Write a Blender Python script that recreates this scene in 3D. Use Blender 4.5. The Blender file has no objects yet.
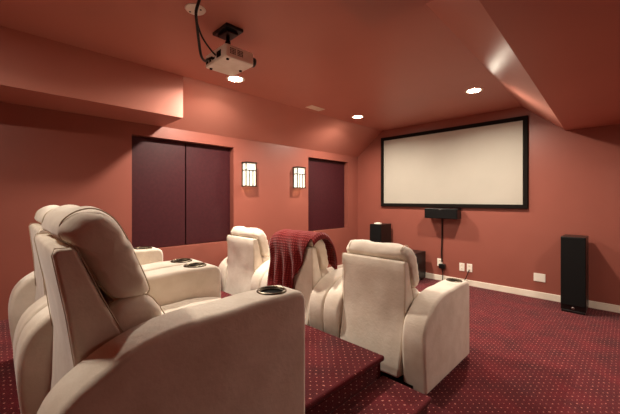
import bpy, bmesh, math, random
from mathutils import Vector, Matrix, noise

random.seed(7)
scn = bpy.context.scene
C = scn.collection
R = math.radians

# ------------------------------------------------------------------ camera, world, exposure
cam_d = bpy.data.cameras.new('camera')
cam_d.sensor_width = 36.0
cam_d.lens = 317.5 / 620 * 36.0
cam_d.shift_y = -8.0 / 620
cam_d.clip_start = 0.02
cam = bpy.data.objects.new('camera', cam_d)
cam.location = (0, 0, 1.285)
cam.rotation_euler = (R(90), 0, R(45.1))
C.objects.link(cam)
scn.camera = cam

world = bpy.data.worlds.new('world')
scn.world = world
world.use_nodes = True
world.node_tree.nodes['Background'].inputs[0].default_value = (0.02, 0.02, 0.025, 1)
world.node_tree.nodes['Background'].inputs[1].default_value = 0.3

scn.view_settings.view_transform = 'Standard'
scn.view_settings.look = 'None'
scn.view_settings.gamma = 1
scn.view_settings.exposure = 1.08
try:
    scn.view_settings.use_curve_mapping = False
except Exception:
    pass
try:
    scn.cycles.use_denoising = True
    scn.cycles.max_bounces = 10
    scn.cycles.diffuse_bounces = 8
    scn.cycles.sample_clamp_indirect = 6.0
    scn.cycles.caustics_reflective = False
    scn.cycles.caustics_refractive = False
except Exception:
    pass

WARM = (1.0, 0.88, 0.73)
DOWNLIGHTS = [   # x, y, z of the ceiling they sit in, watts, radiance of the lens
    (-1.24, 3.87, 2.52, 20), (-2.87, 3.87, 2.52, 20), (-2.85, 1.76, 2.52, 28),
    (-1.95, -0.45, 2.52, 7), (0.50, 3.30, 2.13, 8),  # unseen lamps added for light from behind and from the right
]


# ------------------------------------------------------------------ materials
def srgb(r, g, b):
    f = lambda c: (c / 12.92 if c <= 0.04045 else ((c + 0.055) / 1.055) ** 2.4)
    return (f(r / 255), f(g / 255), f(b / 255), 1)


def mat(name, col, rough=0.6, spec=0.5, metal=0.0, sheen=0.0, emit=None, strength=0.0):
    m = bpy.data.materials.new(name)
    m.use_nodes = True
    b = m.node_tree.nodes['Principled BSDF']
    b.inputs['Base Color'].default_value = col
    b.inputs['Roughness'].default_value = rough
    b.inputs['Specular IOR Level'].default_value = spec
    b.inputs['Metallic'].default_value = metal
    if sheen:
        b.inputs['Sheen Weight'].default_value = sheen
        b.inputs['Sheen Roughness'].default_value = 0.5
    if emit:
        b.inputs['Emission Color'].default_value = emit
        b.inputs['Emission Strength'].default_value = strength
    return m


def vary(m, c1, c2, scale, detail=4, bump=0.0, bscale=200, bdist=0.002, lo=0.35, hi=0.65):
    """noise-driven colour between c1 and c2, and a fine bump"""
    nt = m.node_tree
    b = nt.nodes['Principled BSDF']
    tc = nt.nodes.new('ShaderNodeTexCoord')
    if c1 is not None:
        n = nt.nodes.new('ShaderNodeTexNoise')
        n.inputs['Scale'].default_value = scale
        n.inputs['Detail'].default_value = detail
        nt.links.new(tc.outputs['Object'], n.inputs['Vector'])
        cr = nt.nodes.new('ShaderNodeValToRGB')
        cr.color_ramp.elements[0].position = lo
        cr.color_ramp.elements[0].color = c1
        cr.color_ramp.elements[1].position = hi
        cr.color_ramp.elements[1].color = c2
        nt.links.new(n.outputs['Fac'], cr.inputs['Fac'])
        nt.links.new(cr.outputs['Color'], b.inputs['Base Color'])
    if bump:
        n2 = nt.nodes.new('ShaderNodeTexNoise')
        n2.inputs['Scale'].default_value = bscale
        n2.inputs['Detail'].default_value = 3
        nt.links.new(tc.outputs['Object'], n2.inputs['Vector'])
        bp = nt.nodes.new('ShaderNodeBump')
        bp.inputs['Strength'].default_value = bump
        bp.inputs['Distance'].default_value = bdist
        nt.links.new(n2.outputs['Fac'], bp.inputs['Height'])
        nt.links.new(bp.outputs['Normal'], b.inputs['Normal'])
    return m


M = {}
WALL = (0.275, 0.083, 0.060, 1)
CEIL_LIGHTENED = (0.47, 0.175, 0.130, 1)  # wall paint lightened in place of bounce light missing from the ceiling
M['wall'] = vary(mat('terracotta_paint', WALL, 0.42, 0.4), (0.27, 0.081, 0.0585, 1), (0.28, 0.085, 0.0615, 1), 3,
                 bump=0.06, bscale=90)
M['ceiling'] = vary(mat('terracotta_satin_lightened', CEIL_LIGHTENED, 0.46, 0.5), (0.46, 0.171, 0.127, 1), (0.48, 0.179, 0.133, 1), 2,
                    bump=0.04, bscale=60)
M['white'] = vary(mat('white_gloss_paint', srgb(232, 222, 205), 0.4), srgb(228, 218, 200), srgb(236, 226, 210), 8)
M['plastic'] = vary(mat('white_plastic', srgb(235, 228, 215), 0.4), srgb(232, 225, 212), srgb(238, 231, 219), 12)
M['proj'] = vary(mat('cream_plastic', srgb(236, 229, 215), 0.45), srgb(230, 222, 208), srgb(240, 234, 222), 14)
M['black'] = vary(mat('black_satin', srgb(14, 12, 12), 0.35, 0.4), srgb(10, 9, 9), srgb(18, 16, 16), 20)
M['cloth_black'] = vary(mat('black_speaker_cloth', srgb(12, 11, 11), 0.9, 0.2), srgb(8, 7, 7), srgb(18, 16, 16), 300,
                        bump=0.3, bscale=900, bdist=0.001)
M['velvet'] = vary(mat('black_velvet', srgb(22, 18, 16), 0.9, 0.1), srgb(20, 16, 14), srgb(26, 21, 19), 100)
M['screen'] = vary(mat('matte_screen', srgb(176, 171, 160), 0.8, 0.2), srgb(174, 169, 158), srgb(178, 173, 162), 2)
M['shutter'] = vary(mat('dark_maroon_paint', srgb(60, 19, 26), 0.5, 0.3), srgb(56, 17, 24), srgb(63, 21, 27), 30,
                    bump=0.1, bscale=300, bdist=0.001)
M['bronze'] = vary(mat('dark_bronze', srgb(52, 38, 28), 0.4, 0.5, 0.7), srgb(44, 32, 24), srgb(62, 46, 34), 40)
M['brass'] = vary(mat('antique_brass', srgb(84, 74, 58), 0.32, 0.5, 0.9), srgb(74, 66, 50), srgb(96, 84, 66), 30)
M['well'] = mat('black_cup_well', srgb(6, 5, 4), 0.8, 0.05)
M['glass'] = mat('lit_opal_glass', srgb(240, 240, 225), 0.3, emit=(1.0, 0.98, 0.78, 1), strength=0.42)
M['lens_glass'] = mat('dark_lens_glass', srgb(10, 12, 20), 0.05, 0.8)
M['lamp'] = mat('lit_lamp_lens', (1, 1, 1, 1), 0.5, emit=(1.0, 0.9, 0.72, 1), strength=110)
M['metal'] = mat('steel', srgb(150, 148, 145), 0.3, 0.5, 0.9)
M['seat'] = vary(mat('beige_microsuede', srgb(220, 208, 190), 0.85, 0.25, sheen=0.3),
                 srgb(216, 204, 188), srgb(229, 219, 205), 9, 6, bump=0.35, bscale=55, bdist=0.004)
M['piping'] = mat('beige_stitching', srgb(198, 182, 158), 0.8, 0.2)
M['base'] = mat('dark_base', srgb(24, 16, 14), 0.7, 0.2)


def carpet_material():
    m = mat('burgundy_dotted_carpet', srgb(96, 24, 34), 0.95, 0.1, sheen=0.12)
    nt = m.node_tree
    b = nt.nodes['Principled BSDF']
    L = nt.links.new
    def math_(op, a, c=None, clamp=False):
        n = nt.nodes.new('ShaderNodeMath'); n.operation = op; n.use_clamp = clamp
        for i, v in enumerate((a, c)):
            if v is None: continue
            if isinstance(v, (int, float)): n.inputs[i].default_value = v
            else: L(v, n.inputs[i])
        return n.outputs[0]
    tc = nt.nodes.new('ShaderNodeTexCoord')
    jn = nt.nodes.new('ShaderNodeTexNoise'); jn.inputs['Scale'].default_value = 34; jn.inputs['Detail'].default_value = 1
    L(tc.outputs['Object'], jn.inputs['Vector'])
    js = nt.nodes.new('ShaderNodeVectorMath'); js.operation = 'SCALE'; js.inputs[3].default_value = 0.015
    L(jn.outputs['Color'], js.inputs[0])
    ja = nt.nodes.new('ShaderNodeVectorMath'); ja.operation = 'ADD'
    L(tc.outputs['Object'], ja.inputs[0]); L(js.outputs[0], ja.inputs[1])
    sp = nt.nodes.new('ShaderNodeSeparateXYZ'); L(ja.outputs[0], sp.inputs[0])
    u = math_('ADD', sp.outputs[0], sp.outputs[2]); v = math_('ADD', sp.outputs[1], sp.outputs[2])
    s = 0.038
    a = math_('DIVIDE', math_('ADD', u, v), s * 1.4142); c = math_('DIVIDE', math_('SUBTRACT', u, v), s * 1.4142)
    fa = math_('SUBTRACT', math_('FRACT', a), 0.5); fc = math_('SUBTRACT', math_('FRACT', c), 0.5)
    d = math_('SQRT', math_('ADD', math_('MULTIPLY', fa, fa), math_('MULTIPLY', fc, fc)))
    dot = math_('MULTIPLY', math_('SUBTRACT', 0.125, d), 18, True)
    n = nt.nodes.new('ShaderNodeTexNoise'); n.inputs['Scale'].default_value = 5; n.inputs['Detail'].default_value = 5
    L(tc.outputs['Object'], n.inputs['Vector'])
    cr = nt.nodes.new('ShaderNodeValToRGB')
    cr.color_ramp.elements[0].position = 0.3; cr.color_ramp.elements[0].color = srgb(66, 12, 20)
    cr.color_ramp.elements[1].position = 0.7; cr.color_ramp.elements[1].color = srgb(98, 19, 28)
    L(n.outputs['Fac'], cr.inputs['Fac'])
    mx = nt.nodes.new('ShaderNodeMix'); mx.data_type = 'RGBA'
    L(dot, mx.inputs[0]); L(cr.outputs['Color'], mx.inputs[6]); mx.inputs[7].default_value = srgb(200, 134, 122)
    L(mx.outputs[2], b.inputs['Base Color'])
    n2 = nt.nodes.new('ShaderNodeTexNoise'); n2.inputs['Scale'].default_value = 260
    L(tc.outputs['Object'], n2.inputs['Vector'])
    bp = nt.nodes.new('ShaderNodeBump'); bp.inputs['Strength'].default_value = 0.6; bp.inputs['Distance'].default_value = 0.006
    L(n2.outputs['Fac'], bp.inputs['Height']); L(bp.outputs['Normal'], b.inputs['Normal'])
    return m


def blanket_material():
    m = mat('maroon_waffle_knit', srgb(120, 26, 32), 0.95, 0.1, sheen=0.15)
    nt = m.node_tree; b = nt.nodes['Principled BSDF']; L = nt.links.new
    tc = nt.nodes.new('ShaderNodeTexCoord')
    mp = nt.nodes.new('ShaderNodeMapping'); mp.inputs['Scale'].default_value = (1, 1, 1)
    L(tc.outputs['UV'], mp.inputs[0])
    hs = []
    for d in ('X', 'Y'):
        w = nt.nodes.new('ShaderNodeTexWave'); w.bands_direction = d; w.inputs['Scale'].default_value = 9
        w.inputs['Distortion'].default_value = 0.8
        L(mp.outputs[0], w.inputs['Vector']); hs.append(w.outputs['Fac'])
    mul = nt.nodes.new('ShaderNodeMath'); mul.operation = 'MULTIPLY'; L(hs[0], mul.inputs[0]); L(hs[1], mul.inputs[1])
    cr = nt.nodes.new('ShaderNodeValToRGB')
    cr.color_ramp.elements[0].color = srgb(98, 22, 24); cr.color_ramp.elements[1].color = srgb(136, 42, 40)
    L(mul.outputs[0], cr.inputs['Fac']); L(cr.outputs['Color'], b.inputs['Base Color'])
    bp = nt.nodes.new('ShaderNodeBump'); bp.inputs['Strength'].default_value = 0.7; bp.inputs['Distance'].default_value = 0.008
    L(mul.outputs[0], bp.inputs['Height']); L(bp.outputs['Normal'], b.inputs['Normal'])
    return m


M['carpet'] = carpet_material()
M['blanket'] = blanket_material()


# ------------------------------------------------------------------ helpers
def tag(o, label=None, cat=None, group=None, kind=None):
    if label: o['label'] = label
    if cat: o['category'] = cat
    if group: o['group'] = group
    if kind: o['kind'] = kind
    return o


def empty(name, loc, rz=0.0):
    o = bpy.data.objects.new(name, None)
    o.location = loc
    o.rotation_euler = (0, 0, rz)
    o.empty_display_size = 0.1
    C.objects.link(o)
    return o


def link(name, bm, m, parent=None, loc=(0, 0, 0), smooth=False, bevel=0.0, seg=2, autosmooth=None):
    me = bpy.data.meshes.new(name)
    bmesh.ops.recalc_face_normals(bm, faces=bm.faces)
    bm.to_mesh(me)
    bm.free()
    o = bpy.data.objects.new(name, me)
    C.objects.link(o)
    me.materials.append(m)
    if smooth or bevel:
        for p in me.polygons:
            p.use_smooth = True
    o.location = loc
    if parent is not None:
        o.parent = parent
    if bevel:
        md = o.modifiers.new('bevel', 'BEVEL')
        md.width = bevel
        md.segments = seg
        md.limit_method = 'ANGLE'
        md.angle_limit = R(35)
        md.harden_normals = True
    return o


def box(bm, x0, x1, y0, y1, z0, z1):
    vs = [bm.verts.new((x, y, z)) for x in (x0, x1) for y in (y0, y1) for z in (z0, z1)]
    for f in ((0, 1, 3, 2), (4, 6, 7, 5), (0, 4, 5, 1), (2, 3, 7, 6), (0, 2, 6, 4), (1, 5, 7, 3)):
        bm.faces.new([vs[i] for i in f])
    return vs


def boxbm(*a):
    bm = bmesh.new()
    box(bm, *a)
    return bm


def prism(bm, pts, axis, a0, a1):
    """polygon pts in the two other axes, extruded along axis from a0 to a1"""
    def v(p, a):
        if axis == 'x': return (a, p[0], p[1])
        if axis == 'y': return (p[0], a, p[1])
        return (p[0], p[1], a)
    A = [bm.verts.new(v(p, a0)) for p in pts]
    B = [bm.verts.new(v(p, a1)) for p in pts]
    n = len(pts)
    bm.faces.new(A)
    bm.faces.new(B[::-1])
    for i in range(n):
        bm.faces.new((A[i], B[i], B[(i + 1) % n], A[(i + 1) % n]))


def catmull(P, k=6, closed=False):
    out = []
    n = len(P)
    rng = range(n if closed else n - 1)
    for i in rng:
        g = (lambda j: P[j % n]) if closed else (lambda j: P[min(max(j, 0), n - 1)])
        p0, p1, p2, p3 = [Vector(g(i + d)) for d in (-1, 0, 1, 2)]
        for s in range(k):
            t = s / k
            out.append(0.5 * ((2 * p1) + (-p0 + p2) * t + (2 * p0 - 5 * p1 + 4 * p2 - p3) * t * t + (-p0 + 3 * p1 - 3 * p2 + p3) * t ** 3))
    if not closed:
        out.append(Vector(P[-1]))
    return out


def tube(bm, pts, r, seg=8, closed=False):
    pts = [Vector(p) for p in pts]
    n = len(pts)
    rings = []
    up = Vector((0.13, 0.21, 0.97)).normalized()
    for i, p in enumerate(pts):
        a = pts[(i - 1) % n] if (closed or i > 0) else p
        b = pts[(i + 1) % n] if (closed or i < n - 1) else p
        t = (b - a).normalized()
        s = t.cross(up)
        if s.length < 0.05:
            s = t.cross(Vector((1, 0, 0)))
        s.normalize()
        w = s.cross(t).normalized()
        rings.append([bm.verts.new(p + r * (math.cos(q) * s + math.sin(q) * w)) for q in [2 * math.pi * j / seg for j in range(seg)]])
    m = n if closed else n - 1
    for i in range(m):
        A, B = rings[i], rings[(i + 1) % n]
        for j in range(seg):
            bm.faces.new((A[j], A[(j + 1) % seg], B[(j + 1) % seg], B[j]))
    if not closed:
        bm.faces.new(rings[0][::-1])
        bm.faces.new(rings[-1])


def lathe(bm, prof, seg=32, center=(0, 0, 0), axis='z'):
    """prof: (radius, height) pairs"""
    c = Vector(center)
    rings = []
    for r, h in prof:
        ring = []
        for j in range(seg):
            q = 2 * math.pi * j / seg
            a, b = r * math.cos(q), r * math.sin(q)
            p = {'z': (a, b, h), 'y': (a, h, b), 'x': (h, a, b)}[axis]
            ring.append(bm.verts.new(c + Vector(p)))
        rings.append(ring)
    for i in range(len(rings) - 1):
        for j in range(seg):
            bm.faces.new((rings[i][j], rings[i][(j + 1) % seg], rings[i + 1][(j + 1) % seg], rings[i + 1][j]))
    if prof[0][0] > 0: bm.faces.new(rings[0][::-1])
    if prof[-1][0] > 0: bm.faces.new(rings[-1])


def children(o):
    return [c for c in C.objects if c.parent == o]


def copy_tree(o, parent=None):
    c = o.copy()
    C.objects.link(c)
    if parent is not None:
        c.parent = parent
    for ch in children(o):
        copy_tree(ch, c)
    return c


# ------------------------------------------------------------------ the room
XL, YB, XR, YR = -3.71, 5.0, 1.3, -1.4      # left wall, screen wall, right wall, rear wall
HC, HW, HLOW, XF = 2.52, 2.10, 2.13, -3.16
T = 0.12

bm = boxbm(XL - T, XR + T, YR - T, YB + T, -0.1, 0.0)
tag(link('floor', bm, M['carpet']), 'burgundy carpet dotted with small pale spots', 'floor', kind='structure')

# left wall with two recessed openings
W1 = (1.036, 2.262, 0.727, 1.972)
W2 = (3.658, 4.70, 0.745, 1.975)
bm = bmesh.new()
ys = [YR - T, W1[0], W1[1], W2[0], W2[1], YB + T]
for i in (0, 2, 4):
    box(bm, XL - T, XL, ys[i], ys[i + 1], 0, HC + 0.1)
for w in (W1, W2):
    box(bm, XL - T, XL, w[0], w[1], 0, w[2])
    box(bm, XL - T, XL, w[0], w[1], w[3], HC + 0.1)
tag(link('wall_left', bm, M['wall']), 'terracotta side wall with two shuttered openings', 'wall', kind='structure')
tag(link('wall_front', boxbm(XL, XR, YB, YB + T, 0, HC + 0.1), M['wall']), 'terracotta wall behind the projection screen', 'wall', kind='structure')
tag(link('wall_right', boxbm(XR, XR + T, YR - T, YB + T, 0, HC + 0.1), M['wall']), 'terracotta wall on the right', 'wall', kind='structure')
tag(link('wall_rear', boxbm(XL, XR, YR - T, YR, 0, HC + 0.1), M['wall']), 'terracotta wall behind the seats', 'wall', kind='structure')

# ceiling: flat centre, sloped margin and dropped box at the left, slanted face and low flat part at the right
bm = bmesh.new()
A0, A1 = (-0.80, YR), (-1.003, YB)           # upper edge of the slanted face
B0, B1 = (-0.365, YR), (-0.552, YB)          # its lower edge
prism(bm, [(XL, YR), A0, A1, (XL, YB)], 'z', HC, HC + 0.1)
prism(bm, [(XL, HW), (XF, HC), (XL, HC)], 'y', 1.348, YB)
vs = [bm.verts.new(p) for p in ((A0[0], A0[1], HC), (A1[0], A1[1], HC), (B1[0], B1[1], HLOW), (B0[0], B0[1], HLOW),
                                (A0[0], A0[1], HC + .1), (A1[0], A1[1], HC + .1), (B1[0], B1[1], HC + .1), (B0[0], B0[1], HC + .1))]
for f in ((0, 1, 2, 3), (4, 5, 6, 7), (0, 4, 5, 1), (3, 7, 6, 2), (0, 3, 7, 4), (1, 5, 6, 2)):
    bm.faces.new([vs[i] for i in f])
prism(bm, [B0, (XR, YR), (XR, YB), B1], 'z', HLOW, HC + 0.1)
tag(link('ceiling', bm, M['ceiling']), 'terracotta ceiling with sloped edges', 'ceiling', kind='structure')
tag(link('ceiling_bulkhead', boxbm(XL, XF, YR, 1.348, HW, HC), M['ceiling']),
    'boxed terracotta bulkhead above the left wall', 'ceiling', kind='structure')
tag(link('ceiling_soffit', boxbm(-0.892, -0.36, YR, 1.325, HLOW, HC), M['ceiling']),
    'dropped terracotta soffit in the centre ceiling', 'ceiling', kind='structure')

# baseboards
def baseboard(name, x0, x1, y0, y1):
    bm = boxbm(x0, x1, y0, y1, 0, 0.085)
    o = link(name, bm, M['white'], bevel=0.005)
    tag(o, None, None, kind='structure')
baseboard('baseboard_front', XL, XR, YB - 0.016, YB)
baseboard('baseboard_left', XL, XL + 0.016, 1.80, YB - 0.016)
baseboard('baseboard_right', XR - 0.016, XR, YR, YB - 0.016)

# raised platform for the rear row, and the lower step set into its corner
PH, SH, PY, PX, SX = 0.27, 0.14, 1.80, -1.115, -0.80
def platform(name, foot, h, over, label):
    bm = bmesh.new()
    prism(bm, foot, 'z', 0.0, h - 0.034)
    base = link(name, bm, M['carpet'])
    # tread with rounded nosing
    c = bmesh.new()
    prism(c, over, 'z', h - 0.036, h)
    t = link('tread', c, M['carpet'], base, bevel=0.015, seg=4)
    tag(base, label, None, kind='structure')
n_ = 0.022
platform('carpeted_platform', [(XL, YR), (SX, YR), (SX, 0.97), (PX - n_, 0.97), (PX - n_, PY - n_), (XL, PY - n_)], PH,
         [(XL, YR), (SX, YR), (SX, 0.97), (PX, 0.97), (PX, PY), (XL, PY)], 'carpeted seating platform under the rear recliners')
platform('carpeted_step', [(PX - n_, 0.97), (SX - n_, 0.97), (SX - n_, PY - n_), (PX - n_, PY - n_)], SH,
         [(PX - n_, 0.97), (SX, 0.97), (SX, PY), (PX - n_, PY)], 'carpeted step beside the seating platform')

# shuttered windows
def window(idx, w, panels, label):
    root = empty('window_%d' % idx, (XL - T, (w[0] + w[1]) / 2, w[2]))
    tag(root, label, 'window', kind='structure')
    ly = (w[1] - w[0]) / 2
    h = w[3] - w[2]
    bm = bmesh.new()
    box(bm, 0.0, 0.012, -ly, ly, 0, h)
    link('backing', bm, M['base'], root)
    bw = 2 * ly / panels
    for i in range(panels):
        y0 = -ly + i * bw + 0.006
        y1 = -ly + (i + 1) * bw - 0.006
        bm = bmesh.new()
        box(bm, 0.012, 0.040, y0, y1, 0.006, h - 0.006)
        p = link('shutter_panel', bm, M['shutter'], root, bevel=0.004)
    return root
window(1, W1, 2, 'wide window closed by a pair of dark maroon panels')
window(2, W2, 1, 'square window closed by one dark maroon panel near the screen')

# recessed downlights
def downlight(x, y, z, w, label):
    root = empty('recessed_downlight', (x, y, z))
    tag(root, label, 'ceiling light', 'recessed ceiling downlights')
    bm = bmesh.new()
    lathe(bm, [(0.072, -0.004), (0.080, -0.008), (0.092, -0.006), (0.095, 0.0), (0.072, 0.0)], 40)
    link('trim_ring', bm, M['white'], root, smooth=True)
    bm = bmesh.new()
    lathe(bm, [(0.0, -0.009), (0.03, -0.008), (0.06, -0.005), (0.072, -0.003), (0.072, 0.0)], 40)
    link('lamp_lens', bm, M['lamp'], root, smooth=True)
    ld = bpy.data.lights.new('downlight_beam', 'AREA')
    ld.shape = 'DISK'
    ld.size = 0.12
    ld.energy = w
    ld.color = WARM
    ld.spread = R(158)
    lo = bpy.data.objects.new('downlight_beam', ld)
    C.objects.link(lo)
    lo.parent = root
    lo.location = (0, 0, -0.014)
    return root
labels = ['round downlight in the ceiling above the right end of the screen',
          'round downlight in the ceiling beside the left top corner of the screen',
          'round downlight just beyond the hanging projector',
          'round fill downlight added out of view in the ceiling behind the rear recliners',
          'round fill downlight added out of view in the low ceiling near the right speaker']
for (x, y, z, w), lb in zip(DOWNLIGHTS, labels):
    downlight(x, y, z, w, lb)

# ------------------------------------------------------------------ projection screen
bm = bmesh.new()
sx0, sx1, sz0, sz1 = -3.165, -0.935, 1.155, 2.385
FR = 0.055
root = empty('projection_screen', ((sx0 + sx1) / 2, YB, sz0))
tag(root, 'wide blank projection screen in a black frame on the end wall', 'screen')
hw, hh = (sx1 - sx0) / 2, sz1 - sz0
for a in ((-hw, hw, 0, FR), (-hw, hw, hh - FR, hh), (-hw, -hw + FR, FR, hh - FR), (hw - FR, hw, FR, hh - FR)):
    box(bm, a[0], a[1], -0.04, 0, a[2], a[3])
link('frame', bm, M['velvet'], root, bevel=0.004)
link('screen_surface', boxbm(-hw + FR - 0.002, hw - FR + 0.002, -0.022, -0.005, FR - 0.002, hh - FR + 0.002), M['screen'], root)

# centre speaker under the screen
root = empty('center_speaker', (-2.02, YB, 0.985))
tag(root, 'wide black centre speaker mounted below the screen', 'speaker')
link('cabinet', boxbm(-0.25, 0.25, -0.19, -0.03, 0, 0.155), M['black'], root, bevel=0.008)
link('grille', boxbm(-0.245, 0.245, -0.205, -0.19, 0.005, 0.150), M['cloth_black'], root, bevel=0.006)
link('wall_bracket', boxbm(-0.06, 0.06, -0.03, 0, 0.03, 0.12), M['black'], root)
link('badge', boxbm(-0.02, 0.02, -0.2065, -0.205, 0.135, 0.142), M['metal'], root)

# cable from the centre speaker to the outlet
bm = bmesh.new()
tube(bm, catmull([(-2.06, YB - 0.04, 1.0), (-2.062, YB - 0.02, 0.93), (-2.066, YB - 0.014, 0.7), (-2.072, YB - 0.014, 0.45),
                  (-2.068, YB - 0.016, 0.30)], 5), 0.011)
tag(link('speaker_cable', bm, M['black'], smooth=True), 'black cable hanging down the wall below the centre speaker', 'cable')


def outlet(name, x, z, w, h, label, sockets=True, group=None):
    root = empty(name, (x, YB, z))
    tag(root, label, 'outlet' if sockets else 'wall plate', group)
    link('cover_plate', boxbm(-w / 2, w / 2, -0.007, 0, -h / 2, h / 2), M['plastic'], root, bevel=0.003)
    if sockets:
        for s in (-1, 1):
            link('socket', boxbm(-0.016, 0.016, -0.009, -0.006, s * 0.028 - 0.014, s * 0.028 + 0.014), M['white'], root, bevel=0.002)
            bm = bmesh.new()
            for q in (-1, 1):
                box(bm, q * 0.007 - 0.0015, q * 0.007 + 0.0015, -0.0095, -0.0085, s * 0.028 - 0.004, s * 0.028 + 0.006)
            link('socket_slots', bm, M['well'], root)
    else:
        for s in (-1, 1):
            bm = bmesh.new()
            lathe(bm, [(0.0, -0.0095), (0.004, -0.009), (0.004, -0.006)], 10, (s * w * 0.25, 0, 0), 'y')
            link('screw', bm, M['plastic'], root)
    return root
outlet('wall_outlet', -2.105, 0.285, 0.085, 0.12, 'white outlet with a black adapter plugged in below the centre speaker')
outlet('wall_outlet', -1.772, 0.262, 0.075, 0.12, 'white wall outlet, left one of the close pair', group='paired outlets')
outlet('wall_outlet', -1.664, 0.264, 0.075, 0.12, 'white wall outlet, right one of the close pair', group='paired outlets')
outlet('wall_plate', -0.813, 0.270, 0.125, 0.105, 'blank white wall plate left of the tall right speaker', False)
root = empty('power_adapter', (-2.055, YB - 0.009, 0.235))
tag(root, 'black power adapter plugged into the outlet under the centre speaker', 'adapter')
link('adapter_body', boxbm(-0.05, 0.045, -0.05, 0.0, -0.035, 0.035), M['black'], root, bevel=0.006)
bm = bmesh.new()
tube(bm, catmull([(0, -0.02, -0.03), (0.01, -0.03, -0.12), (0.0, -0.02, -0.22)], 5), 0.006)
link('cord', bm, M['black'], root, smooth=True)
bm = bmesh.new()
tube(bm, catmull([(-1.665, YB - 0.012, 0.235), (-1.67, YB - 0.05, 0.20), (-1.70, YB - 0.06, 0.11), (-1.76, YB - 0.10, 0.01), (-1.9, YB - 0.12, 0.008)], 6), 0.006)
tag(link('electrical_cable', bm, M['black'], smooth=True), 'thin dark power cord dropping from the paired outlets', 'cable')

# ------------------------------------------------------------------ speakers
def tower(loc, rz, label):
    root = empty('tower_speaker', loc, rz)
    tag(root, label, 'speaker')
    w, d, h = 0.222, 0.34, 0.855
    link('cabinet', boxbm(-w / 2, w / 2, -d / 2 + 0.015, d / 2, 0.025, h), M['black'], root, bevel=0.006)
    link('plinth', boxbm(-w / 2 + 0.006, w / 2 - 0.006, -d / 2 + 0.012, d / 2 - 0.008, 0, 0.025), M['black'], root, bevel=0.004)
    link('grille', boxbm(-w / 2 + 0.004, w / 2 - 0.004, -d / 2, -d / 2 + 0.015, 0.085, h - 0.006), M['cloth_black'], root, bevel=0.005)
    bm = bmesh.new()
    lathe(bm, [(0.0, -d / 2 + 0.010), (0.014, -d / 2 + 0.011), (0.016, -d / 2 + 0.016)], 20, (0, 0, 0.055), 'y')
    link('badge', bm, M['metal'], root, smooth=True)
    link('terminal_plate', boxbm(-0.045, 0.045, d / 2, d / 2 + 0.004, 0.12, 0.22), M['plastic'], root)
    return root
tower((-0.442, 4.775, 0), R(0), 'tall black tower speaker standing right of the screen')
tower((-3.045, 4.765, 0), R(0), 'black tower speaker left of the screen with a small pale device on top')
root = empty('subwoofer', (-2.485, 4.70, 0))
tag(root, 'low black subwoofer box behind the rightmost front recliner', 'subwoofer')
link('cabinet', boxbm(-0.19, 0.19, -0.19, 0.21, 0.025, 0.45), M['black'], root, bevel=0.008)
link('grille', boxbm(-0.175, 0.175, -0.205, -0.19, 0.04, 0.435), M['cloth_black'], root, bevel=0.006)
for sx in (-1, 1):
    for sy in (-1, 1):
        bm = bmesh.new()
        lathe(bm, [(0.02, 0), (0.022, 0.025)], 16, (sx * 0.15, sy * 0.15, 0))
        link('foot', bm, M['black'], root)
root = empty('media_box', (-3.05, 4.70, 0.85))
tag(root, 'small pale device lying on top of the left tower speaker', 'device')
link('body', boxbm(-0.06, 0.05, -0.04, 0.04, 0, 0.022), M['proj'], root, bevel=0.008, seg=3)
link('top_cap', boxbm(-0.035, 0.025, -0.025, 0.025, 0.022, 0.03), M['plastic'], root, bevel=0.003)


# ------------------------------------------------------------------ wall sconces
def sconce(x, y, z, rz, label, watts=4.0, cap=True):
    root = empty('wall_sconce', (x, y, z), rz)
    tag(root, label, 'wall light', 'bronze wall sconces')
    w, d, h = 0.086, 0.10, 0.325
    link('back_plate', boxbm(0, 0.012, -w + 0.01, w - 0.01, 0.01, h - 0.01), M['bronze'], root, bevel=0.002)
    # opal panes: front and two sides
    bm = bmesh.new()
    box(bm, d - 0.014, d - 0.010, -w + 0.012, w - 0.012, 0.012, h - 0.012)
    g = link('glass_pane', bm, M['glass'], root)
    for s in (-1, 1):
        a, b = sorted((s * (w - 0.010), s * (w - 0.014)))
        link('glass_pane', boxbm(0.012, d - 0.014, a, b, 0.012, h - 0.012), M['glass'], root)
    bm = bmesh.new()
    t = 0.012
    for zz in (0.0, 0.215, h - t):
        e = 0.006 if zz != 0.215 else 0.0
        box(bm, d - t, d + e, -w - e, w + e, zz, zz + t)
        for s in (-1, 1):
            a, b = sorted((s * (w + e), s * (w - t)))
            box(bm, 0, d - t, a, b, zz, zz + t)
    for s in (-1, 1):
        a, b = sorted((s * w, s * (w - t)))
        box(bm, d - t, d, a, b, t, h - t)
        box(bm, 0.0, t, a, b, t, h - t)
    for yy in (-0.029, 0.029):
        box(bm, d - 0.009, d, yy - 0.006, yy + 0.006, t, 0.215)
    link('frame', bm, M['bronze'], root, bevel=0.0015)
    if cap: link('top_cap', boxbm(0, d + 0.006, -w - 0.006, w + 0.006, h, h + 0.008), M['bronze'], root, bevel=0.002)
    bm = bmesh.new()
    lathe(bm, [(0.0, 0.08), (0.012, 0.085), (0.016, 0.12), (0.012, 0.165), (0.0, 0.18)], 16, (0.055, 0, 0))
    link('bulb', bm, M['glass'], root, smooth=True)
    ld = bpy.data.lights.new('sconce_bulb_light', 'POINT')
    ld.energy = watts
    ld.color = (1.0, 0.84, 0.62)
    ld.shadow_soft_size = 0.02
    lo = bpy.data.objects.new('sconce_bulb_light', ld)
    C.objects.link(lo)
    lo.parent = root
    lo.location = (0.055, 0, 0.21)
sconce(XL, 2.475, 1.455, 0, 'lit bronze wall sconce beside the wide maroon window')
sconce(XL, 3.41, 1.455, 0, 'lit bronze wall sconce beside the square window near the screen')
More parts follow.
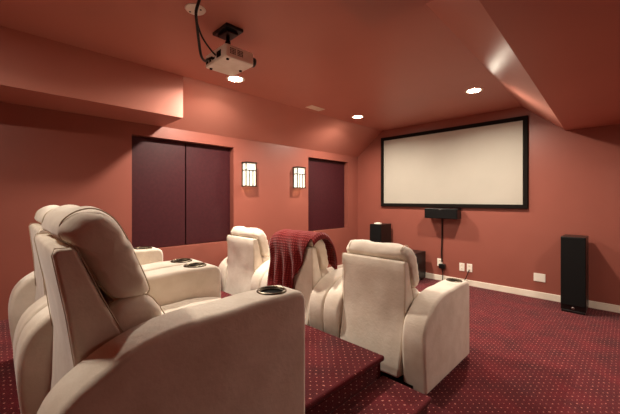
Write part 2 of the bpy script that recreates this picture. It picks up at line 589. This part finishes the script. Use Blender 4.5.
sconce(XR, 3.41, 1.455, R(180), 'added fill sconce out of view on the right wall, nearer the screen', 7, False)  # unseen sconce added for fill light from the right
sconce(XR, 1.60, 1.455, R(180), 'added fill sconce out of view on the right wall, nearer the rear', 2, False)  # also added out of view, a weaker fill

# ------------------------------------------------------------------ vent and ceiling plate
root = empty('ceiling_vent', (-3.0, 3.09, HC))
tag(root, 'small white slatted air vent in the ceiling', 'vent')
link('frame', boxbm(-0.06, 0.06, -0.13, 0.13, -0.008, 0), M['white'], root, bevel=0.003)
for i in range(5):
    x = -0.036 + i * 0.018
    link('slat', boxbm(x - 0.002, x + 0.004, -0.115, 0.115, -0.012, -0.008), M['white'], root)
root = empty('ceiling_cable_plate', (-1.99, 0.93, HC))
tag(root, 'round white cable cover plate on the ceiling behind the projector', 'ceiling plate')
bm = bmesh.new()
lathe(bm, [(0.0, -0.010), (0.045, -0.010), (0.062, -0.006), (0.066, 0.0)], 40)
link('cover_disc', bm, M['plastic'], root, smooth=True)
for s in (-1, 1):
    bm = bmesh.new()
    lathe(bm, [(0.0, -0.0125), (0.006, -0.012), (0.006, -0.009)], 10, (s * 0.034, s * 0.02, 0))
    link('screw', bm, M['well'], root)

# ------------------------------------------------------------------ projector and its mount
root = empty('projector_mount', (-2.08, 1.22, HC))
tag(root, 'black ceiling bracket holding the projector', 'mount')
bm = boxbm(-0.10, 0.10, -0.07, 0.07, -0.022, 0)
link('ceiling_bracket', bm, M['black'], root, bevel=0.004)
link('tilt_plate', boxbm(-0.065, 0.065, -0.045, 0.045, -0.04, -0.022), M['black'], root, bevel=0.004)
bm = bmesh.new()
lathe(bm, [(0.011, -0.158), (0.011, -0.105), (0.02, -0.10), (0.02, -0.08), (0.013, -0.075), (0.013, -0.04)], 20)
link('pole', bm, M['black'], root, smooth=True)
for s in (-1, 1):
    bm = bmesh.new()
    tube(bm, [(0, 0, -0.115), (s * 0.06, 0.03, -0.140), (s * 0.07, 0.035, -0.158)], 0.006)
    link('support_arm', bm, M['black'], root, smooth=True)

root = empty('projector', (-2.10, 1.25, 2.268), 0)
tag(root, 'cream ceiling projector hanging above the rear seats', 'projector')
bm = bmesh.new()
pr = [(-0.15, -0.115), (-0.135, -0.125), (0.135, -0.125), (0.15, -0.115), (0.15, 0.10), (0.13, 0.12), (-0.13, 0.12), (-0.15, 0.10)]
prism(bm, pr, 'z', 0, 0.092)
body = link('chassis', bm, M['proj'], root, bevel=0.010, seg=3)
bm = bmesh.new()
for i in range(9):
    y = -0.085 + i * 0.012
    if i == 4: continue
    for k in range(4):
        zz = 0.030 + k * 0.011
        box(bm, 0.1492, 0.1508, y - 0.004, y + 0.004, zz, zz + 0.007)
link('side_vent', bm, M['cloth_black'], root)
bm = bmesh.new()
lathe(bm, [(0.0, 0.130), (0.026, 0.132), (0.030, 0.140), (0.034, 0.140), (0.036, 0.115), (0.036, 0.10)], 28, (0.105, 0, 0.042), 'y')
link('lens_ring', bm, M['black'], root, smooth=True)
bm = bmesh.new()
lathe(bm, [(0.0, 0.138), (0.018, 0.136), (0.027, 0.131)], 28, (0.105, 0, 0.042), 'y')
link('lens', bm, M['lens_glass'], root, smooth=True)
bm = bmesh.new()
for (x, z0, x1, z1) in ((-0.13, 0.02, -0.09, 0.05), (-0.08, 0.02, -0.05, 0.045), (-0.035, 0.025, 0.0, 0.04), (0.03, 0.02, 0.09, 0.065)):
    box(bm, x, x1, -0.1262, -0.1245, z0, z1)
link('port_panel', bm, M['cloth_black'], root)
for px_, py_ in ((-0.12, -0.09), (0.12, -0.09), (0.0, 0.09)):
    bm = bmesh.new()
    lathe(bm, [(0.010, -0.008), (0.012, 0.002)], 14, (px_, py_, 0))
    link('foot', bm, M['cloth_black'], root)

def cable(pts, r, label):
    bm = bmesh.new()
    tube(bm, catmull(pts, 8), r, 8)
    tag(link('projector_cable', bm, M['black'], smooth=True), label, 'cable')
cable([(-1.77, 0.86, HC), (-1.79, 0.86, 2.46), (-1.827, 0.858, 2.404), (-1.871, 0.885, 2.354), (-1.932, 0.925, 2.297), (-1.997, 0.972, 2.237), (-2.06, 1.03, 2.235), (-2.12, 1.08, 2.28), (-2.13, 1.1225, 2.31)], 0.009,
      'thick black cable looping down to the back of the projector')
cable([(-1.99, 0.93, HC - 0.008), (-2.0, 0.945, 2.45), (-2.04, 1.0, 2.385), (-2.07, 1.07, 2.34), (-2.08, 1.1225, 2.31)], 0.006,
      'thin black cable from the round ceiling plate to the projector')

# ------------------------------------------------------------------ recliners
CW, AW, YO = 0.440, 0.165, 0.43      # half width, arm width, offset of the front face from the root
PIV = Vector((0, -0.72 + YO, 0.32))  # hinge of the back


def pillow(bm, prof, w, r, bulge=0.05, seed=0.0, amp=0.006, nx=26, wr=None):
    """sweep a closed (y,z) profile along x, rounding off towards both ends"""
    P = catmull(prof, 5, True)
    n = len(P)
    c = sum(P, Vector((0, 0))) / n
    rad = sum((p - c).length for p in P) / n
    xs = []
    for i in range(nx + 1):
        t = -1 + 2 * i / nx
        xs.append(w * math.sin(t * math.pi / 2))
    rings = []
    for x in xs:
        e = max(0.0, abs(x) - (w - r)) / r
        d = r * (1 - math.sqrt(max(0.0, 1 - e * e)))
        sc = 1 - d / rad * 0.75 + bulge * (1 - (x / w) ** 2)
        ring = []
        for k, p in enumerate(P):
            v = c + (p - c) * sc
            q = Vector((x, v.x, v.y))
            nn = noise.noise(Vector((x * 7 + seed, v.x * 9, v.y * 9))) * amp
            nn += noise.noise(Vector((x * 22 + seed, v.x * 12, v.y * 14))) * amp * 0.35
            if wr:
                nn += wr(x, v.x, v.y)
            o = (p - c).normalized() * nn
            ring.append(bm.verts.new((x, v.x + o.x, v.y + o.y)))
        rings.append(ring)
    for i in range(len(rings) - 1):
        for k in range(n):
            bm.faces.new((rings[i][k], rings[i][(k + 1) % n], rings[i + 1][(k + 1) % n], rings[i + 1][k]))
    for ring, x in ((rings[0], -w), (rings[-1], w)):
        sc2 = []
        cen = Vector((x, c.x, c.y))
        prev = ring
        for f in (0.6, 0.25):
            nr = [bm.verts.new(cen + (v.co - cen) * f + Vector((math.copysign(0.006 * (1 - f), x), 0, 0))) for v in ring]
            for k in range(n):
                bm.faces.new((prev[k], prev[(k + 1) % n], nr[(k + 1) % n], nr[k]))
            prev = nr
        bm.faces.new(prev)
    return P, c, rad


def rel(P):
    """profile given with y measured from the chair's front face -> hinge space"""
    return [(y + YO - PIV.y, z - PIV.z) for y, z in P]


HEAD = [(-.785, .872), (-.815, .900), (-.812, .945), (-.775, .977), (-.725, .983), (-.675, .950), (-.637, .885),
        (-.602, .80), (-.576, .735), (-.567, .693), (-.598, .674), (-.65, .674), (-.70, .715), (-.745, .80)]
LUMB = [(-.69, .665), (-.635, .685), (-.572, .678), (-.528, .62), (-.488, .53), (-.475, .44), (-.53, .39), (-.62, .38), (-.68, .44), (-.70, .56)]
SHELL = [(-.800, .10), (-.785, .30), (-.780, .49), (-.806, .68), (-.838, .855), (-.832, .872), (-.785, .872), (-.720, .71), (-.650, .56), (-.60, .40), (-.60, .10)]


def make_arm(side):
    prof = [(0, .022), (0, .20), (0, .40), (0, .55), (-.006, .598), (-.032, .623), (-.085, .628), (-.16, .630), (-.26, .630), (-.36, .625), (-.46, .627), (-.56, .618),
            (-.66, .592), (-.75, .545), (-.81, .500), (-.846, .445), (-.864, .36), (-.862, .25), (-.848, .12), (-.840, .022)]
    P = [Vector(prof[0])] + catmull(prof[1:-1], 3) + [Vector(prof[-1])]
    bm = bmesh.new()
    prism(bm, [(p.x + YO, p.y) for p in P], 'x', -AW / 2, AW / 2)
    arm = link('arm', bm, M['seat'])
    md = arm.modifiers.new('bevel', 'BEVEL')
    md.width = 0.024; md.segments = 6; md.limit_method = 'ANGLE'; md.angle_limit = R(50)
    # cut the round recess for the cup holder
    cb = bmesh.new()
    lathe(cb, [(0.0485, 0.535), (0.0485, 0.70)], 32, (0, -0.125 + YO, 0))
    cut = link('cutter', cb, M['well'])
    bo = arm.modifiers.new('hole', 'BOOLEAN')
    bo.operation = 'DIFFERENCE'; bo.object = cut; bo.solver = 'EXACT'
    bpy.context.view_layer.update()
    dg = bpy.context.evaluated_depsgraph_get()
    me = bpy.data.meshes.new_from_object(arm.evaluated_get(dg))
    arm.modifiers.clear()
    arm.data = me
    me.materials.clear(); me.materials.append(M['seat'])
    for p in me.polygons:
        p.use_smooth = True
        p.material_index = 0
    try:
        me.set_sharp_from_angle(angle=R(40))
    except Exception:
        pass
    bpy.data.objects.remove(cut)
    return arm


def cup_holder(parent):
    bm = bmesh.new()
    z = 0.624
    lathe(bm, [(0.0475, z - 0.06), (0.048, z), (0.050, z + 0.009), (0.055, z + 0.013), (0.061, z + 0.009), (0.063, z - 0.006)], 36,
          (0, -0.125 + YO, 0))
    ch = link('cup_holder', bm, M['brass'], parent, smooth=True)
    bm = bmesh.new()
    lathe(bm, [(0.0, z - 0.078), (0.0465, z - 0.078), (0.0470, z - 0.002)], 36, (0, -0.125 + YO, 0))
    # the dark liner is one piece with its own colour
    link('cup_liner', bm, M['well'], parent, smooth=True)
    return ch


def make_recliner():
    root = empty('recliner', (0, 0, 0))
    a = make_arm(1)
    a.parent = root
    a.location = (CW - AW / 2, 0, 0)
    cup_holder(a)
    b = a.copy(); C.objects.link(b); b.parent = root; b.location = (-CW + AW / 2, 0, 0)
    for ch in children(a):
        c = ch.copy(); C.objects.link(c); c.parent = b
    iw = CW - AW - 0.002
    # seat base between the arms, seat cushion, footrest
    link('seat_base', boxbm(-iw, iw, -0.62 + YO, -0.045 + YO, 0.06, 0.32), M['seat'], root, bevel=0.012)
    bm = bmesh.new()
    pillow(bm, [(-.60 + YO, .33), (-.60 + YO, .43), (-.50 + YO, .465), (-.3 + YO, .475), (-.12 + YO, .47), (-.03 + YO, .445), (-.012 + YO, .39), (-.03 + YO, .335), (-.3 + YO, .32)],
           iw - 0.002, 0.04, 0.02, 3.0, 0.005)
    link('seat_cushion', bm, M['seat'], root, smooth=True)
    bm = bmesh.new()
    pillow(bm, [(-.042 + YO, .09), (-.015 + YO, .10), (-.004 + YO, .2), (-.012 + YO, .31), (-.042 + YO, .32)], iw - 0.004, 0.03, 0.01, 5.0, 0.003)
    link('footrest', bm, M['seat'], root, smooth=True)
    bm = bmesh.new()
    box(bm, -CW + 0.09, CW - 0.09, -0.80 + YO, -0.05 + YO, 0.0, 0.06)
    link('base', bm, M['base'], root)
    # back
    bm = bmesh.new()
    S = rel(SHELL)
    # tapered a little towards the bottom, rear face slightly slack
    nx = 12
    rows = []
    Sd = []
    for i in range(len(S)):
        p, q = Vector(S[i]), Vector(S[(i + 1) % len(S)])
        k = 3 if (q - p).length > 0.1 else 1
        for j in range(k):
            Sd.append(p.lerp(q, j / k))
    for i in range(nx + 1):
        t = -1 + 2 * i / nx
        row = []
        for p in Sd:
            tp = 1.0 - 0.05 * max(0.0, (0.30 - p.y)) / 0.5
            x = t * (iw + 0.001) * tp
            y = p.x
            if p.x < -0.02 and abs(t) < 0.99 and p.y < 0.5:
                y += 0.006 * noise.noise(Vector((x * 8, p.y * 5, 2))) - 0.004 * (1 - t * t)
            row.append(bm.verts.new((x, y, p.y)))
        rows.append(row)
    n = len(Sd)
    for i in range(nx):
        for k in range(n):
            bm.faces.new((rows[i][k], rows[i][(k + 1) % n], rows[i + 1][(k + 1) % n], rows[i + 1][k]))
    bm.faces.new(rows[0]); bm.faces.new(rows[-1])
    sh = link('back_shell', bm, M['seat'], root, PIV, bevel=0.012, seg=3)
    # stitched welt around each side of the shell
    for s in (-1, 1):
        bm = bmesh.new()
        tube(bm, [(s * (iw - 0.001), p[0], p[1]) for p in rel([(-.783, .49), (-.809, .68), (-.840, .855), (-.834, .874), (-.783, .874), (-.717, .71), (-.650, .565)])], 0.0015, 6)
        link('welt', bm, M['piping'], sh, smooth=True)

    c = PIV
    def gather(x, y, z):
        # soft pleats drawn in at the two ends of the cushions
        e = max(0.0, abs(x) - 0.17) / 0.11
        return -0.010 * e * abs(math.sin((z + PIV.z) * 55 + x * 12))
    bm = bmesh.new()
    P, cc, rad = pillow(bm, rel(HEAD), iw + 0.002, 0.060, 0.03, 1.7, 0.016, wr=gather)
    hp = link('head_cushion', bm, M['seat'], root, PIV, smooth=True)
    for s in (-1, 1):
        bm = bmesh.new()
        tube(bm, [(s * (iw - 0.050), cc.x + (p.x - cc.x) * 1.005, cc.y + (p.y - cc.y) * 1.005) for p in P], 0.0022, 6, True)
        link('welt', bm, M['piping'], hp, smooth=True)
    bm = bmesh.new()
    P, cc, rad = pillow(bm, rel(LUMB), iw - 0.002, 0.05, 0.04, 9.2, 0.012, wr=gather)
    lp = link('lumbar_cushion', bm, M['seat'], root, PIV, smooth=True)
    for s in (-1, 1):
        bm = bmesh.new()
        tube(bm, [(s * (iw - 0.050), cc.x + (p.x - cc.x) * 1.015, cc.y + (p.y - cc.y) * 1.015) for p in P], 0.0022, 6, True)
        link('welt', bm, M['piping'], lp, smooth=True)
    return root


def set_recline(root, deg):
    for ch in children(root):
        if ch.name.split('.')[0] in ('back_shell', 'head_cushion', 'lumbar_cushion'):
            ch.rotation_euler = (R(deg), 0, 0)
            ch.location.z = PIV.z - 0.028 * abs(deg) / 8


proto = make_recliner()
RY, FY = 0.955, 2.74            # front faces of the two rows
FRONT = -8.0                   # the front row sits more upright
spots = [
    (-1.415, RY, PH, 0, 'large beige recliner nearest the camera, on the carpeted platform'),
    (-2.318, RY, PH, -4.0, 'beige recliner on the platform, just beyond the nearest one'),
    (-0.908 - CW, FY, 0, FRONT, 'beige recliner at the right end of the front row'),
    (-0.908 - CW - 0.885, FY, 0, FRONT, 'beige recliner in the front row with the maroon throw over its back'),
    (-0.908 - CW - 1.770, FY, 0, FRONT, 'beige recliner in the front row beside the sconce wall'),
]
for i, (x, y, z, rc, lb) in enumerate(spots):
    o = proto if i == 0 else copy_tree(proto)
    o.location = (x, y - YO, z)
    k = 0.94 if i > 1 else 1.03    # the front row has slightly shorter arms
    for ch in children(o):
        if ch.name.split('.')[0] == 'arm':
            ch.scale.y = k
            ch.location.y = YO * (1 - k)
    set_recline(o, rc)
    tag(o, lb, 'recliner', 'beige theatre recliners')


# ------------------------------------------------------------------ throw over the middle front recliner
def throw():
    ang = R(FRONT)
    path = [(-.800, .20), (-.785, .35), (-.784, .49), (-.810, .68), (-.842, .84), (-.846, .895), (-.832, .945), (-.785, .980), (-.725, .990),
            (-.665, .960), (-.615, .895), (-.578, .81), (-.562, .735), (-.565, .68), (-.540, .62), (-.50, .52)]
    pts = []
    for y, z in path:
        v = Vector((y + YO - PIV.y, z - PIV.z))
        pts.append(Vector((v.x * math.cos(ang) - v.y * math.sin(ang) + PIV.y, v.x * math.sin(ang) + v.y * math.cos(ang) + PIV.z - 0.028)))
    pts = catmull([(p.x, p.y) for p in pts], 6)
    acc = [0.0]
    for a, b in zip(pts, pts[1:]):
        acc.append(acc[-1] + (b - a).length)
    def at(s):
        s = max(0.0, min(acc[-1] - 1e-5, s))
        for i in range(len(acc) - 1):
            if acc[i + 1] >= s:
                t = (s - acc[i]) / max(1e-9, acc[i + 1] - acc[i])
                p = pts[i].lerp(pts[i + 1], t)
                d = (pts[i + 1] - pts[i]).normalized()
                return p, Vector((-d.y, d.x))
    top = None
    for i, p in enumerate(pts):
        if top is None or p.y > pts[top].y: top = i
    st = acc[top]
    nu, nv = 64, 72
    bm = bmesh.new()
    uvl = bm.loops.layers.uv.new('UVMap')
    grid = []
    for i in range(nu + 1):
        u = i / nu
        x = -0.285 + 0.595 * u
        # hem on the back climbs from low on the left to just over the top on the right
        lo = st - (0.62 - 0.50 * max(0.0, min(1.0, (u - 0.58) / 0.34)) ** 0.65 + 0.012 * math.sin(u * 19))
        hi = st + 0.20 + 0.20 * u + 0.015 * math.sin(u * 13)
        col = []
        for j in range(nv + 1):
            v = j / nv
            s = lo + (hi - lo) * v
            p, nrm = at(s)
            if s < 0: p = p + Vector((0, s))
            off = 0.006
            bf = max(0.0, (st - s - 0.08)) / 0.5
            off += 0.022 * bf * (1 + math.sin(u * 30 + s * 4)) + 0.004 * (1 + math.sin(u * 23 + s * 12))
            off += 0.008 * (0.5 + noise.noise(Vector((x * 9, s * 6, 4.0))))
            if s > st + 0.1:
                off += 0.05 * min(1, (s - st - 0.1) / 0.2) * (0.6 + 0.4 * math.sin(u * 16))
            # a thick fold over the crown, sagging at both ends
            e = max(0.0, abs(u - 0.5) - 0.44) / 0.06
            q = p + nrm * off
            zz = q.y - 0.020 * e * e - 0.022 * max(0.0, 1 - u / 0.25) ** 2 - 0.03 * max(0.0, (u - 0.93) / 0.07) ** 2
            col.append((bm.verts.new((x + 0.010 * math.sin(s * 14), q.x, zz)), x, s))
        grid.append(col)
    for i in range(nu):
        for j in range(nv):
            cs = (grid[i][j], grid[i + 1][j], grid[i + 1][j + 1], grid[i][j + 1])
            f = bm.faces.new([c[0] for c in cs])
            for l, c in zip(f.loops, cs):
                l[uvl].uv = (c[1] * 1.6, c[2] * 1.6)
    o = link('throw_blanket', bm, M['blanket'], None, spots[3][:1] + (FY - YO, 0), smooth=True)
    md = o.modifiers.new('thickness', 'SOLIDIFY')
    md.thickness = 0.010
    md.offset = 1
    tag(o, 'maroon knitted throw draped over a recliner back in the front row', 'blanket')
throw()
